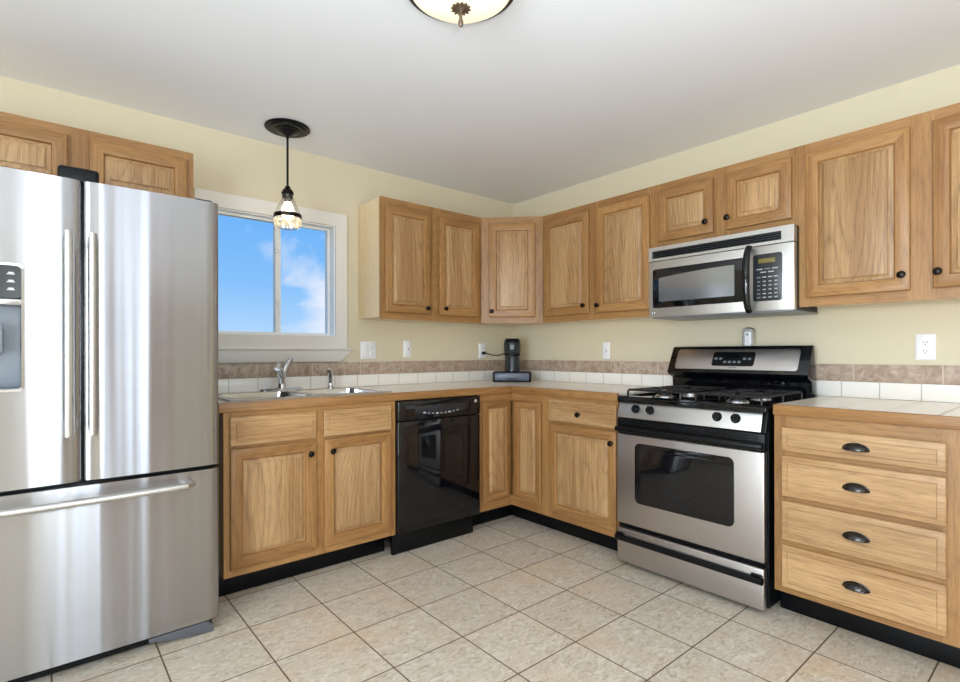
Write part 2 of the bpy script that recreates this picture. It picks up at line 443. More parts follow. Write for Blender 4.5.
# ------------------------------------------------------------------ room shell
RX0, RY0, H = -5.6, -6.1, 2.382
struct(MB().box(RX0, 0.0, RY0, 0.0, -0.1, 0.0).obj('floor', FLOORM), 'beige square ceramic tile floor with dark grout lines', 'floor')
struct(MB().box(RX0-.12, 0.12, RY0-.12, 0.12, H, H+0.1).obj('ceiling', CEIL), 'smooth white painted kitchen ceiling', 'ceiling')
WX0, WX1, WZ0, WZ1 = -2.330, -1.596, 1.243, 1.950
us, vs = [RX0-.12, WX0, WX1, 0.12], [-0.1, WZ0, WZ1, H]
struct(MB().cells(us, vs, lambda i, j: not (i == 1 and j == 1), 1, 0.0, 0.14).obj('wall_back', WALL), 'cream painted wall with the sink window', 'wall')
struct(MB().box(0.0, 0.12, RY0-.12, 0.0, -0.1, H).obj('wall_right', WALL), 'cream painted wall behind the gas range', 'wall')
us, vs = [RY0-.12, -4.6, -2.4, 0.0], [-0.1, 0.1, 2.06, H]
struct(MB().cells(us, vs, lambda i, j: not (i == 1 and j == 1), 0, RX0-.12, RX0).obj('wall_left', WALL), 'cream painted wall far left of the kitchen', 'wall')
us, vs = [RX0, -2.82, -2.42, 0.0], [-0.1, 0.1, 2.06, H]
struct(MB().cells(us, vs, lambda i, j: not (i == 1 and j == 1), 1, RY0-.12, RY0).obj('wall_front', WALL), 'cream painted wall at the rear with glazed door', 'wall')

# sink window: casing, jambs, two sashes, glass, latches, stool and apron
win = struct(bpy.data.objects.new('window_1', None), 'white sliding window above the sink showing blue sky', 'window')
win.location = (-1.963, 0, WZ0); col.objects.link(win)
def wl(x): return x+1.963
def wz(z): return z-WZ0
us = [wl(-2.405), wl(WX0), wl(WX1), wl(-1.519)]; vs = [wz(1.166), 0, wz(WZ1), wz(2.032)]
MB().cells(us, vs, lambda i, j: not (i == 1 and j == 1), 1, -0.018, 0.0).obj('window_casing', TRIM, win)
def ring4(mb, x0, x1, z0, z1, t, y0, y1):
    return mb.cells([x0, x0+t, x1-t, x1], [z0, z0+t, z1-t, z1], lambda i, j: not (i == 1 and j == 1), 1, y0, y1)
ring4(MB(), wl(WX0), wl(WX1), 0, wz(WZ1), 0.006, 0.0, 0.138).obj('window_jamb', VINYL, win)
mb = MB(); ring4(mb, wl(WX0)+.006, wl(-1.925), 0.006, wz(WZ1)-.006, 0.014, 0.045, 0.064)
mb.box(wl(-1.962), wl(-1.942), 0.030, 0.0445, 0.02, wz(WZ1)-.02, bev=.003)
fs = mb.obj('window_sash', VINYL, win)
MB().box(wl(WX0)+.018, wl(-1.936), 0.053, 0.056, 0.016, wz(WZ1)-.016).obj('glass_pane', GLASS, fs)
mb = MB(); ring4(mb, wl(-1.957), wl(WX1)-.006, 0.006, wz(WZ1)-.006, 0.014, 0.066, 0.085)
fs = mb.obj('window_sash', VINYL, win)
MB().box(wl(-1.947), wl(WX1)-.018, 0.074, 0.077, 0.018, wz(WZ1)-.018).obj('glass_pane', GLASS, fs)
for z in (0.20, 0.52):
    mb = MB().box(-.013, .013, -.012, 0, -.022, .022, bev=.004).box(-.005, .018, -.022, -.012, -.006, .006, bev=.003)
    mb.obj('sash_latch', WHITE, win, (wl(-1.952), 0.030, z))
mb = MB().box(wl(-2.44), wl(-1.480), -0.034, 0.0, wz(1.155), wz(1.166), bev=.003)
mb.obj('window_stool', TRIM, win)
mb = MB().prism([(wl(-2.41), wz(1.155)), (wl(-1.484), wz(1.155)), (wl(-1.562), wz(1.081)), (wl(-2.35), wz(1.081))], 1, -0.022, 0.0, bev=.002)
mb.obj('window_apron', TRIM, win)

# glazed doors behind the viewer, the daylight openings
w2 = struct(bpy.data.objects.new('door_1', None), 'white framed narrow glazed door at the rear of the room', 'door'); w2.location = (-2.62, RY0, .1); col.objects.link(w2)
mb = MB(); ring4(mb, -.20, .20, 0, 1.96, .03, -.09, -.02); mb.obj('door_frame', VINYL, w2)
w4 = struct(MB().obj('door_3', OAKV), 'oak interior door on the rear wall', 'door'); w4.location = (-2.0, RY0, 0)
mb = MB(); mb.cells([-.46, -.39, .39, .46], [0, 2.03, 2.10], lambda i, j: not (i == 1 and j == 0), 1, 0, .018); mb.box(-.388, .388, 0, .012, .005, 2.028); mb.obj('door_leaf', OAKV, w4)
w3 = struct(bpy.data.objects.new('door_2', None), 'white framed glazed patio door on the far left wall', 'door'); w3.location = (RX0, -3.5, .1); col.objects.link(w3)
mb = MB(); mb.cells([-1.1, -1.04, 1.04, 1.1], [0, .06, 1.90, 1.96], lambda i, j: not (i == 1 and j == 1), 0, -.09, -.02); mb.box(-.085, -.025, -.04, .04, .06, 1.90); mb.obj('door_frame', VINYL, w3)

# ------------------------------------------------------------------ cabinet parts
def raised_door(parent, x0, x1, z0, z1, y=0.0, s=0.056, t=0.019, name='door'):
    w_, h_ = x1-x0, z1-z0
    L = []
    for ins, yy in ((.008, -.0005), (.0075, -.003), (0, -.0085), (0, -t+.006), (.002, -t+.002), (.006, -t), (s-.009, -t), (s-.005, -t+.002), (s-.001, -t+.010), (s, -t+.015)):
        L.append(rect(ins, w_-ins, ins, h_-ins, yy))
    d = MB().rings(L, close_last=False, close_first=True, mis=[1, 0, 1, 0]).obj(name, [OAKV, OAKH], parent, (x0, y, z0))
    i0 = s-.002; P = []
    for ins, yy in ((i0, 0.0-.001), (i0, -t+.0145), (i0+.004, -t+.0145), (i0+.021, -t+.0055), (i0+.022, -t+.002), (i0+.024, -t+.0015)):
        P.append(rect(ins, w_-ins, ins, h_-ins, yy))
    MB().rings(P, close_first=True).obj('panel', OAKPANEL, d)
    return d
def drawer_front(parent, x0, x1, z0, z1, y=0.0, t=0.019, name='drawer'):
    w_, h_ = x1-x0, z1-z0; L = []
    for ins, yy in ((.008, -.0005), (.0075, -.003), (0, -.008), (0, -t+.007), (.003, -t+.004), (.022, -t+.0015), (.0225, -t+.0035), (.0255, -t+.0035), (.026, -t)):
        L.append(rect(ins, w_-ins, ins, h_-ins, yy))
    return MB().rings(L, close_first=True).obj(name, OAKDRAWER, parent, (x0, y, z0))
def knob(parent, x, z, y=-0.019):
    MB().lathe([(.0075, 0), (.006, .004), (.005, .010), (.009, .014), (.0145, .017), (.0155, .021), (.013, .0255), (.006, .0285), (0.0005, .029)],
               (0, 0, 0), (0, -1, 0), 20).obj('knob', BRONZE, parent, (x, y, z))
def cup_pull(parent, x, z, y=-0.019):
    b = MB(); a, bb, dp = .041, .024, .026; L = []
    n = 16
    for k in range(7):
        ph = R(90*k/6)
        L.append([(a*math.cos(math.pi*i/n)*math.cos(ph)*(1.0), -dp*math.sin(ph), bb*math.sin(math.pi*i/n)*math.cos(ph)-.012) for i in range(n+1)])
    bm = b.bm
    V = [[bm.verts.new(p) for p in lp] for lp in L]
    for k in range(6):
        for i in range(n): bm.faces.new((V[k][i], V[k][i+1], V[k+1][i+1], V[k+1][i]))
    bmesh.ops.remove_doubles(bm, verts=list(bm.verts), dist=1e-5)
    bmesh.ops.solidify(bm, geom=list(bm.faces), thickness=.003)
    rim = [(a*1.04*math.cos(math.pi*i/n), -.002, bb*1.06*math.sin(math.pi*i/n)-.012) for i in range(n+1)]
    b.tube(rim, .0028, 8)
    b.tube([(-a*1.0, -.001, -.012), (-a*.7, -dp*.72, -.012), (0, -dp*1.0, -.012), (a*.7, -dp*.72, -.012), (a*1.0, -.001, -.012)], .0025, 8)
    b.obj('cup_pull', PEWTER, parent, (x, y, z))
def face_frame(parent, W, z0, z1, openings, t=0.019, inset=.012):
    xs = sorted({0, W} | {o[0]+inset for o in openings} | {o[1]-inset for o in openings})
    zs = sorted({z0, z1} | {o[2]+inset for o in openings} | {o[3]-inset for o in openings})
    def filled(i, j):
        cx, cz = (xs[i]+xs[i+1])/2, (zs[j]+zs[j+1])/2
        return not any(o[0]+inset < cx < o[1]-inset and o[2]+inset < cz < o[3]-inset for o in openings)
    stile = [all(filled(i, j) for j in range(len(zs)-1)) for i in range(len(xs)-1)]
    MB().cells(xs, zs, filled, 1, 0.0, t, lambda i, j: 0 if stile[i] else 1).obj('face_frame', [OAKV, OAKH], parent)
def upper(label, loc, rz, W, zt, doors, D=.2945, group='oak wall cabinets'):
    """doors = (x0, x1, z0, z1, knob x, knob z or None); z measured from the cabinet bottom"""
    T = thing('wall_cabinet', label, 'cabinet', loc, rz, group)
    hz = zt
    MB().box(0, W, .0192, D, .012, hz).obj('carcass', OAKP, T)
    face_frame(T, W, 0, hz, [d[:4] for d in doors])
    for x0, x1, z0, z1, kx, kz in doors:
        d = raised_door(T, x0, x1, z0, z1)
        if kx is not None: knob(d, kx-x0, kz-z0)
    return T
CT = 0.871
def base(label, loc, rz, W, doors=(), drawers=(), D=.645, kick=0.1205, group='oak base cabinets', kick_left=0.0):
    T = thing('base_cabinet', label, 'cabinet', loc, rz, group)
    mb = MB().box(0, .016, .0192, D, .125, CT-.002).box(W-.016, W, .0192, D, .125, CT-.002)
    mb.box(.016, W-.016, .0192, D, .125, .141).box(.016, W-.016, D-.008, D, .141, CT-.002)
    mb.box(.0, W, kick+.012, D, .0, .1245)
    mb.obj('carcass', OAKP, T)
    face_frame(T, W, .125, CT-.002, [d[:4] for d in doors]+[d[:4] for d in drawers])
    for x0, x1, z0, z1, kx, kz in doors:
        d = raised_door(T, x0, x1, z0, z1)
        if kx is not None: knob(d, kx-x0, kz-z0)
    for x0, x1, z0, z1, kind, nm in drawers:
        d = drawer_front(T, x0, x1, z0, z1, name=nm)
        if kind == 'knob': knob(d, (x1-x0)/2-.004, (z1-z0)*.42)
        if kind == 'cup': cup_pull(d, (x1-x0)/2+.002, (z1-z0)/2+.003)
    MB().box(-kick_left, W, kick, kick+.0115, 0, .1245, bev=.002).obj('toe_kick', RUBBER, T)
    return T

ZB, ZT = 1.349, 2.1105
UD = -0.2975
hU = ZT-ZB
d0, d1 = 1.391-ZB, 2.064-ZB
# wall cabinets on the window wall
XL = -1.430
def A(x): return x-XL
upper('oak wall cabinet with two doors between the window and the corner', (XL, UD, ZB), 0, -.611-XL, hU,
      [(A(-1.403), A(-1.06), d0, d1, A(-1.097), 1.428-ZB), (A(-.990), A(-.640), d0, d1, A(-.951), 1.434-ZB)])
XF = -3.40
def F(x): return x-XF
upper('oak wall cabinet above the refrigerator, its lower half hidden', (XF, -.325, 1.80), 0, -2.474-XF, ZT-1.80,
      [(F(-3.375), F(-2.955), .035, .270, None, 0), (F(-2.882), F(-2.503), .035, .270, None, 0)], D=.322)
# diagonal corner wall cabinet
T = thing('corner_wall_cabinet', 'narrow oak wall cabinet set diagonally across the room corner', 'cabinet', (-.610, UD, ZB), -45, 'oak wall cabinets')
Mi = Matrix.Rotation(R(45), 4, 'Z')
def dl_(x, y):
    v = Mi @ Vector((x+.610, y-UD, 0)); return (v.x, v.y)
e_ = .0135
MB().prism([dl_(-.610+e_, UD+e_), dl_(UD+e_, -.610+e_), dl_(-.003, -.610+e_*0), dl_(-.003, -.003), dl_(-.610, -.003)], 2, .012, hU).obj('carcass', OAKP, T)
WD = .3125*math.sqrt(2)
dd = (.056, .387, d0, d1)
face_frame(T, WD, 0, hU, [dd])
d = raised_door(T, *dd); knob(d, .020, 1.432-ZB-d0)
# wall cabinets on the range wall
def B(y0): return lambda y: y0-y
y0 = -.611; b = B(y0)
upper('oak wall cabinet with two tall doors between corner and microwave', (UD, y0, ZB), -90, b(-1.4925), hU,
      [(b(-.630), b(-1.027), d0, d1, b(-.994), 1.444-ZB), (b(-1.083), b(-1.472), d0, d1, b(-1.106), 1.438-ZB)])
y0 = -1.4933; b = B(y0); zm = 1.738
upper('short oak wall cabinet with two small doors above the microwave', (UD, y0, zm), -90, b(-2.2535), ZT-zm,
      [(b(-1.526), b(-1.851), 1.774-zm, 2.066-zm, b(-1.816), 1.834-zm), (b(-1.918), b(-2.229), 1.774-zm, 2.066-zm, b(-1.932), 1.834-zm)])
y0 = -2.2543; b = B(y0)
upper('large oak wall cabinet right of the microwave, far right of the wall', (UD, y0, ZB), -90, b(-3.16), hU,
      [(b(-2.288), b(-2.672), d0, d1, b(-2.646), 1.455-ZB), (b(-2.742), b(-3.115), d0, d1, b(-2.760), 1.455-ZB)])

# base cabinets
BD = -.650
X0 = -2.422
def A(x): return x-X0
base('oak base cabinet under the sink with two doors and two false drawers', (X0, BD, 0), 0, -1.5395-X0,
     [(A(-2.397), A(-1.998), .160, .703, A(-2.033), .641), (A(-1.956), A(-1.571), .160, .703, A(-1.919), .641)],
     [(A(-2.397), A(-1.997), .715, .847, None, 'drawer_front'), (A(-1.956), A(-1.571), .715, .847, None, 'drawer_front')])
y0 = -.935; b = B(y0)
base('oak base cabinet with one drawer over one door left of the range', (BD, y0, 0), -90, b(-1.491),
     [(b(-1.002), b(-1.486), .165, .706, b(-1.463), .641)], [(b(-.996), b(-1.486), .722, .852, 'knob', 'drawer')])
y0 = -2.2775; b = B(y0)
base('oak drawer base with four drawers and cup pulls right of the range', (BD, y0, 0), -90, b(-2.905), [],
     [(b(-2.310), b(-2.832), z0, z1, 'cup', 'drawer') for z0, z1 in ((.7205, .821), (.533, .702), (.350, .513), (.152, .330))], kick_left=.022)
y0 = -2.9056; b = B(y0)
base('oak base cabinet past the four drawers, at the right edge', (BD, y0, 0), -90, .46,
     [(.03, .43, .153, .703, .06, .64)], [(.03, .43, .719, .847, 'knob', 'drawer')])
# corner base cabinet with a folding door
T = thing('corner_base_cabinet', 'oak corner base cabinet with a folding door of two narrow panels', 'cabinet', (0, 0, 0), 0, 'oak base cabinets')
g = .0195
MB().prism([(-.924, -.005), (-.924, BD+g), (BD+g, BD+g), (BD+g, -.933), (-.005, -.933), (-.005, -.005)], 2, .125, CT-.002).obj('carcass', OAKV, T)
q = -.5295+.012
MB().prism([(-.924, -.005), (-.924, q), (q, q), (q, -.933), (-.005, -.933), (-.005, -.005)], 2, 0, .1245).obj('plinth', BLACKM, T)
mb = MB()
mb.box(-.9345, BD, BD, BD+.019, .125, .196, 1).box(-.9345, BD, BD, BD+.019, .814, CT-.002, 1).box(-.9345, -.898, BD, BD+.019, .196, .814, 0)
mb.box(BD, BD+.019, -.9345, BD+.019, .125, .196, 2).box(BD, BD+.019, -.9345, BD+.019, .814, CT-.002, 2).box(BD, BD+.019, -.9345, -.918, .196, .814, 0)
OAKY = oak('oak_grain_along_range_wall', 1, FD, FM, FL_)
mb.obj('face_frame', [OAKV, OAKH, OAKY], T)
raised_door(T, -.907, -.671, .188, .822, BD, s=.046)
hold = bpy.data.objects.new('door', None)
# second leaf faces the range wall run: same door turned a quarter
def raised_door_side(parent):
    d = raised_door(parent, 0, .235, 0, .634, 0, s=.046)
    d.location = (BD, -.693, .188); d.rotation_euler = (0, 0, R(-90)); return d
bpy.data.objects.remove(hold)
raised_door_side(T)
mb = MB().box(-.936, -.5295, -.5295, q, 0, .1245, bev=.002).box(-.5295, q, -.9345, -.517, 0, .1245, bev=.002)
mb.obj('toe_kick', RUBBER, T)

# ------------------------------------------------------------------ countertops
T = thing('countertop', 'white tiled countertop with oak edge running through the corner with sink', 'countertop', (-.3, -.3, CT), 0, 'tiled countertops')
CD, CH = -.662, .9135
ox, oy = .3, .3
SX0, SX1, SY0, SY1 = -2.372, -1.538, -.588, -.074
xs = [-2.443, SX0, SX1, CD+.02, -.0115]; ys = [-1.492, CD+.02, SY0, SY1, -.0115]
def filled(i, j):
    if j == 0: return i == 3
    return not (i == 1 and j == 2)
top = MB().cells([x+ox for x in xs], [y+oy for y in ys], filled, 2, 0.0, CH-CT).obj('tile_top', TILE_T, T)
top.location = (-ox*0, 0, 0)
mb = MB()
mb.prism([(-2.443+ox, CD+oy), (CD+ox, CD+oy), (CD+.02+ox, CD+.02+oy), (-2.443+ox, CD+.02+oy)], 2, -.0005, CH-CT+.001, 0, bev=.003)
mb.prism([(CD+ox, CD+oy), (CD+ox, -1.492+oy), (CD+.02+ox, -1.492+oy), (CD+.02+ox, CD+.02+oy)], 2, -.0005, CH-CT+.001, 1, bev=.003)
mb.obj('wood_edge', [OAKH, OAKY], T)
T = thing('countertop', 'short white tiled countertop with oak edge right of the range', 'countertop', (-.3, -2.8, CT), 0, 'tiled countertops')
oy = 2.8
MB().box(CD+.02+ox, -.0115+ox, -3.366+oy, -2.2755+oy, 0, CH-CT).obj('tile_top', TILE_T, T)
MB().box(CD+ox, CD+.02+ox, -3.366+oy, -2.2755+oy, -.0005, CH-CT+.001, bev=.003).obj('wood_edge', OAKY, T)

# backsplash: white tile course under a stone border
T = thing('backsplash', 'white tile backsplash with brown stone border below the window', 'backsplash', (-1.2, 0, CH), 0, 'backsplashes')
MB().box(-2.443+1.2, -.0105+1.2, -.010, 0, .001, .0775, bev=.0015).obj('white_tile_course', TILE_A, T)
MB().box(-2.443+1.2, -.0105+1.2, -.012, 0, .078, .1615, bev=.002).obj('stone_border', BAND_A, T)
for nm, y1, y0_, lb in (('backsplash', -.0, -1.515, 'white tile backsplash with stone border between corner and range'),
                      ('backsplash', -2.236, -3.366, 'white tile backsplash with stone border right of the range')):
    T = thing('backsplash', lb, 'backsplash', (0, (y1+y0_)/2, CH), 0, 'backsplashes')
    cy = (y1+y0_)/2
    MB().box(-.010, 0, y0_-cy, y1-cy, .001, .0775, bev=.0015).obj('white_tile_course', TILE_B, T)
    MB().box(-.012, 0, y0_-cy, y1-cy, .078, .1615, bev=.002).obj('stone_border', BAND_B, T)

# ------------------------------------------------------------------ refrigerator
FX0, FX1, FXC, FY = -3.378, -2.485, -2.931, -.85
T = thing('refrigerator', 'stainless french door refrigerator with a bottom freezer drawer, far left', 'refrigerator', (FXC, -.45, 0))
def fx(x): return x-FXC
fy = lambda y: y+.45
MB().box(fx(FX0)+.004, fx(FX1)-.004, fy(-.772), fy(-.04), .035, 1.742, bev=.006).obj('body', DGREY, T)
hx = fx(FX1)
def door_profile(x0, x1):
    """plan outline of a fridge door: front gently bowed, edges rolled back over a wide band"""
    rx, ry, n = .062, .020, 14; P = [(x0, fy(-.775))]
    for k in range(n+1):
        a = R(180+90*k/n); P.append((x0+rx+rx*math.cos(a), fy(FY)+ry+ry*math.sin(a)))
    for k in range(1, 8):
        t = k/8; P.append((x0+rx+(x1-x0-2*rx)*t, fy(FY)-.003*math.sin(math.pi*t)))
    for k in range(n+1):
        a = R(270+90*k/n); P.append((x1-rx+rx*math.cos(a), fy(FY)+ry+ry*math.sin(a)))
    P.append((x1, fy(-.775))); return P
def fdoor(name, x0, x1, z0, z1):
    return MB().prism(door_profile(x0, x1), 2, z0, z1).obj(name, STEELF, T, sharp=50)
gap = .0035
ld = None
# left door carries the dispenser: built around its opening
DX0, DX1, DZ0, DZ1 = -3.300, -3.090, 1.016, 1.430
def left_door():
    x0, x1, z0, z1 = fx(FX0), -gap, .684, 1.750
    mb = MB(); full = door_profile(x0, x1)
    def at(x):
        for p, q_ in zip(full[1:], full[2:-1]):
            if p[0] <= x <= q_[0] and q_[0] > p[0]: return p[1]+(q_[1]-p[1])*(x-p[0])/(q_[0]-p[0])
    a, c = fx(DX0), fx(DX1)
    mb.prism(full, 2, z0, DZ0); mb.prism(full, 2, DZ1, z1)
    mb.prism([p for p in full if p[0] < a and p[1] < fy(-.7751) or p == full[0]]+[(a, at(a)), (a, fy(-.775))], 2, DZ0, DZ1)
    mb.prism([(c, fy(-.775)), (c, at(c))]+[p for p in full if p[0] > c], 2, DZ0, DZ1)
    return mb.obj('door', STEELF, T, sharp=50)
ld = left_door()
a, c = fx(DX0), fx(DX1); yf = fy(FY)
disp = MB().box(a, c, fy(-.778), fy(-.776), DZ0, DZ1).obj('dispenser', GREYP, ld)
# dispenser: framed bezel, dark control panel, grey cavity with paddle
L = [rrect(a-.004, c+.004, DZ0-.006, DZ1+.006, .018, yf-.0095), rrect(a+.004, c-.004, DZ0+.003, DZ1-.003, .014, yf-.011), rrect(a+.006, c-.006, DZ0+.006, DZ1-.005, .012, yf-.003)]
MB().rings([[(p[0], yf+.004, p[2]) for p in L[0]]]+L, close_last=False).obj('dispenser_bezel', STEELB, ld)
cp = MB().rings([rrect(a+.004, c-.003, 1.318, DZ1-.003, .012, yf+.02), rrect(a+.004, c-.003, 1.318, DZ1-.003, .012, yf-.006), rrect(a+.006, c-.005, 1.320, DZ1-.005, .011, yf-.008)]).obj('control_panel', plain('dark_green_black', lin(14, 20, 20), 0.3), ld)
for z in (1.402, 1.376, 1.350):
    for k in range(2):
        xm = c-.030-.045*k
        MB().box(xm-.010, xm+.010, yf-.0092, yf-.0078, z-.004, z-.001).box(xm-.006, xm+.007, yf-.0092, yf-.0078, z, z+.004).obj('button_icon', MARK, cp)
MB().box(a+.003, c-.003, yf-.006, yf+.02, 1.298, 1.317, bev=.003).obj('dispenser_shelf', STEELB, ld)
mb = MB()
for bx in ((a, a+.006, yf, fy(-.778), DZ0+.004, 1.300), (c-.006, c, yf, fy(-.778), DZ0+.004, 1.300), (a, c, yf, fy(-.778), DZ0, DZ0+.008)):
    mb.box(*bx)
mb.obj('dispenser_cavity', SLATE, ld)
MB().box(a+.05, c-.05, yf+.03, yf+.044, DZ0+.12, DZ0+.22, bev=.006).obj('dispenser_paddle', GREYP, ld)
rd = fdoor('door', gap, hx, .684, 1.750)
fz = fdoor('freezer_drawer', fx(FX0), hx, .058, .668)
mb = MB().box(fx(FX0)+.01, hx-.01, fy(-.80), fy(-.776), .668, .684).box(-gap, gap, fy(-.80), fy(-.776), .684, 1.742)
mb.obj('door_gasket', BLACKM, T)
for dr, x in ((ld, -.040), (rd, .027)):
    mb = MB().tube([(x, yf-.052, .852), (x, yf-.055, 1.0), (x, yf-.056, 1.2), (x, yf-.055, 1.4), (x, yf-.052, 1.556)], .0135, 16, flat=.75)
    for z in (.885, 1.52): mb.tube([(x, yf, z), (x, yf-.05, z)], .009, 12)
    mb.obj('handle', STEELM, dr)
pts = []; n = 24
for k in range(n+1):
    t = -1+2*k/n; pts.append((t*.338, yf-.058-.012*(1-t*t)+(.03 if abs(t) > .97 else 0), .626))
mb = MB().tube([(p[0], p[1], p[2]) for p in pts], .016, 16, flat=.8)
for x in (-.32, .32): mb.box(x-.016, x+.016, yf-.052, yf, .610, .640, bev=.005)
mb.obj('handle', STEELM, fz)
MB().box(-.068, .050, fy(-.835), fy(-.72), 1.742, 1.799, bev=.012, seg=3).obj('hinge_cover', BLACKM, T)
for x in (fx(FX0)+.02, hx-.085):
    MB().box(x, x+.065, fy(-.83), fy(-.72), 1.743, 1.762, bev=.006).obj('hinge_cover', DGREY, T)
MB().box(fx(FX0)+.02, hx-.02, fy(-.80), fy(-.775), .012, .054).obj('toe_grille', BLACKM, T)
for sgn in (-1, 1):
    xe = sgn*.425
    mb = MB().prism([(sgn*.20, .045), (sgn*.20, .030), (sgn*.36, .004), (xe, .001), (xe, .030), (sgn*.40, .050)], 1, fy(-.838), fy(-.80), bev=.004)
    mb.obj('foot_cover', plain('foot_grey', lin(88, 90, 95), 0.4), T)

# ------------------------------------------------------------------ dishwasher
DX, DW = -1.536, .592
T = thing('dishwasher', 'glossy black built-in dishwasher between sink cabinet and corner cabinet', 'dishwasher', (DX, -.650, 0))
MB().box(.004, DW-.004, .004, .60, .12, .866).obj('body', BLACKM, T)
dr = MB().box(0, DW, -.026, .003, .128, .752, bev=.006, seg=3).obj('door', BLACK, T)
cp = MB().box(0, DW, -.030, .003, .755, .866, bev=.007, seg=3).obj('control_panel', BLACK, T)
# smile-shaped recessed handle strip with keys
pts = []
for k in range(13):
    t = -1+2*k/12; pts.append((.29+t*.185, .796-.022*(1-t*t)))
top_ = [(.29+.185, .832), (.29-.185, .832)]
MB().prism(pts+top_, 1, -.0325, -.029, bev=.001).obj('control_strip', plain('charcoal_strip', lin(34, 37, 42), 0.22), cp)
for k in range(9):
    t = -.72+1.44*k/8; z = .802-.018*(1-t*t)
    MB().box(.29+t*.165-.008, .29+t*.165+.008, -.0338, -.0323, z-.0035, z+.0035, bev=.0005).obj('key', GREYP if k % 3 else MARK, cp)
MB().box(.045, .105, -.042, -.030, .822, .838, bev=.003).obj('latch', DGREY, cp)
MB().lathe([(.010, 0), (.010, .003), (.008, .005), (.001, .0055)], (.553, -.030, .838), (0, -1, 0), 20).obj('round_badge', STEELM, cp)
MB().box(-.006, DW-.012, .028, .05, .0, .118, bev=.004).obj('kick_plate', BLACKM, T)

# ------------------------------------------------------------------ gas range
RY, RW = -1.4965, .757
T = thing('gas_range', 'stainless and black freestanding gas range with four burners', 'stove', (0, RY-RW/2, 0), 0)
# local frame for the range parts: x along the front (left to right), y into the wall, front of the door at y = 0
RF = -.678
sub = lambda o: o
def rparts():
    h = RW/2
    return h
h = RW/2
class RangeMB(MB): pass
def robj(mb, name, mats, parent=None, **k):
    """mesh written in the front-facing frame, turned to face the room"""
    mtx = Matrix.Translation((RF, 0, 0)) @ Matrix.Rotation(R(-90), 4, 'Z')
    bmesh.ops.transform(mb.bm, matrix=mtx, verts=list(mb.bm.verts))
    return mb.obj(name, mats, parent or T, **k)
robj(MB().box(-h, h, .035, .664, .03, .895), 'body', BLACKM)
mb = MB().box(-h+.004, h-.006, .0, .034, .228, .706, bev=.006, seg=3)
od = robj(mb, 'oven_door', STEEL)
wx0, wx1, wz0, wz1 = -.262, .246, .352, .664
L = [rrect(wx0, wx1, wz0, wz1, .028, .004), rrect(wx0, wx1, wz0, wz1, .028, -.003), rrect(wx0+.003, wx1-.003, wz0+.003, wz1-.003, .026, -.004)]
gw = robj(MB().rings(L, close_first=True), 'oven_window', BLACK, od)
L = [rrect(wx0+.022, wx1-.022, wz0+.022, wz1-.022, .02, -.0038), rrect(wx0+.024, wx1-.024, wz0+.024, wz1-.024, .02, -.0044)]
robj(MB().rings(L, close_first=True), 'window_glass', SMOKE, gw)
mb = MB().box(-h+.004, h-.006, .004, .034, .708, .784, bev=.004)
for k in range(18):
    if k in (8, 9): continue
    x = -h+.04+k*.0385
    mb.box(x, x+.030, -.001, .006, .758, .762).box(x, x+.030, -.001, .006, .768, .772)
vt = robj(mb, 'vent_trim', BLACKM, od)
mb = MB().tube([(-h+.010, -.012, .730), (-h+.03, -.019, .731), (0, -.024, .731), (h-.03, -.019, .731), (h-.012, -.012, .730)], [.013, .016, .017, .016, .013], 16)
for x in (-h+.028, h-.03): mb.box(x-.02, x+.02, -.020, .006, .716, .744, bev=.004)
robj(mb, 'handle', BLACKM, od)
# sloped control panel with four knobs
def sl(z): return .002+(z-.790)*.30      # front face leans back
P = [(sl(.790), .790), (sl(.868), .868), (.06, .872), (.06, .788)]
mb = MB().prism(P, 0, -h+.004, h-.022, bev=.003)
cp = robj(mb, 'control_panel', STEELM)
robj(MB().prism([(sl(.790)+.002, .788), (sl(.87)+.001, .872), (.065, .873), (.065, .787)], 0, h-.0215, h-.001, bev=.002), 'panel_end_cap', BLACKM)
robj(MB().prism([(sl(.790)+.002, .788), (sl(.87)+.001, .872), (.065, .873), (.065, .787)], 0, -h, -h+.0038, bev=.001), 'panel_end_cap', BLACKM)
nrm = Vector((0, -1, .30)).normalized()
for x in (-.266, -.182, .163, .247):
    c0 = Vector((x, sl(.838), .838))
    mb = MB().lathe([(.021, 0), (.022, .004), (.0185, .008), (.0165, .020), (.014, .022), (.001, .0225)], c0, nrm, 24)
    q = nrm
    b2 = MB(); b2.box(-.005, .005, -.018, .018, .008, .030, bev=.003)
    mt_ = Matrix.Translation(c0) @ nrm.to_track_quat('Z', 'Y').to_matrix().to_4x4()
    bmesh.ops.transform(b2.bm, matrix=mt_, verts=list(b2.bm.verts))
    me = bpy.data.meshes.new('t'); b2.bm.to_mesh(me); b2.bm.free(); mb.bm.from_mesh(me); bpy.data.meshes.remove(me)
    robj(mb, 'knob', BLACKM, cp)
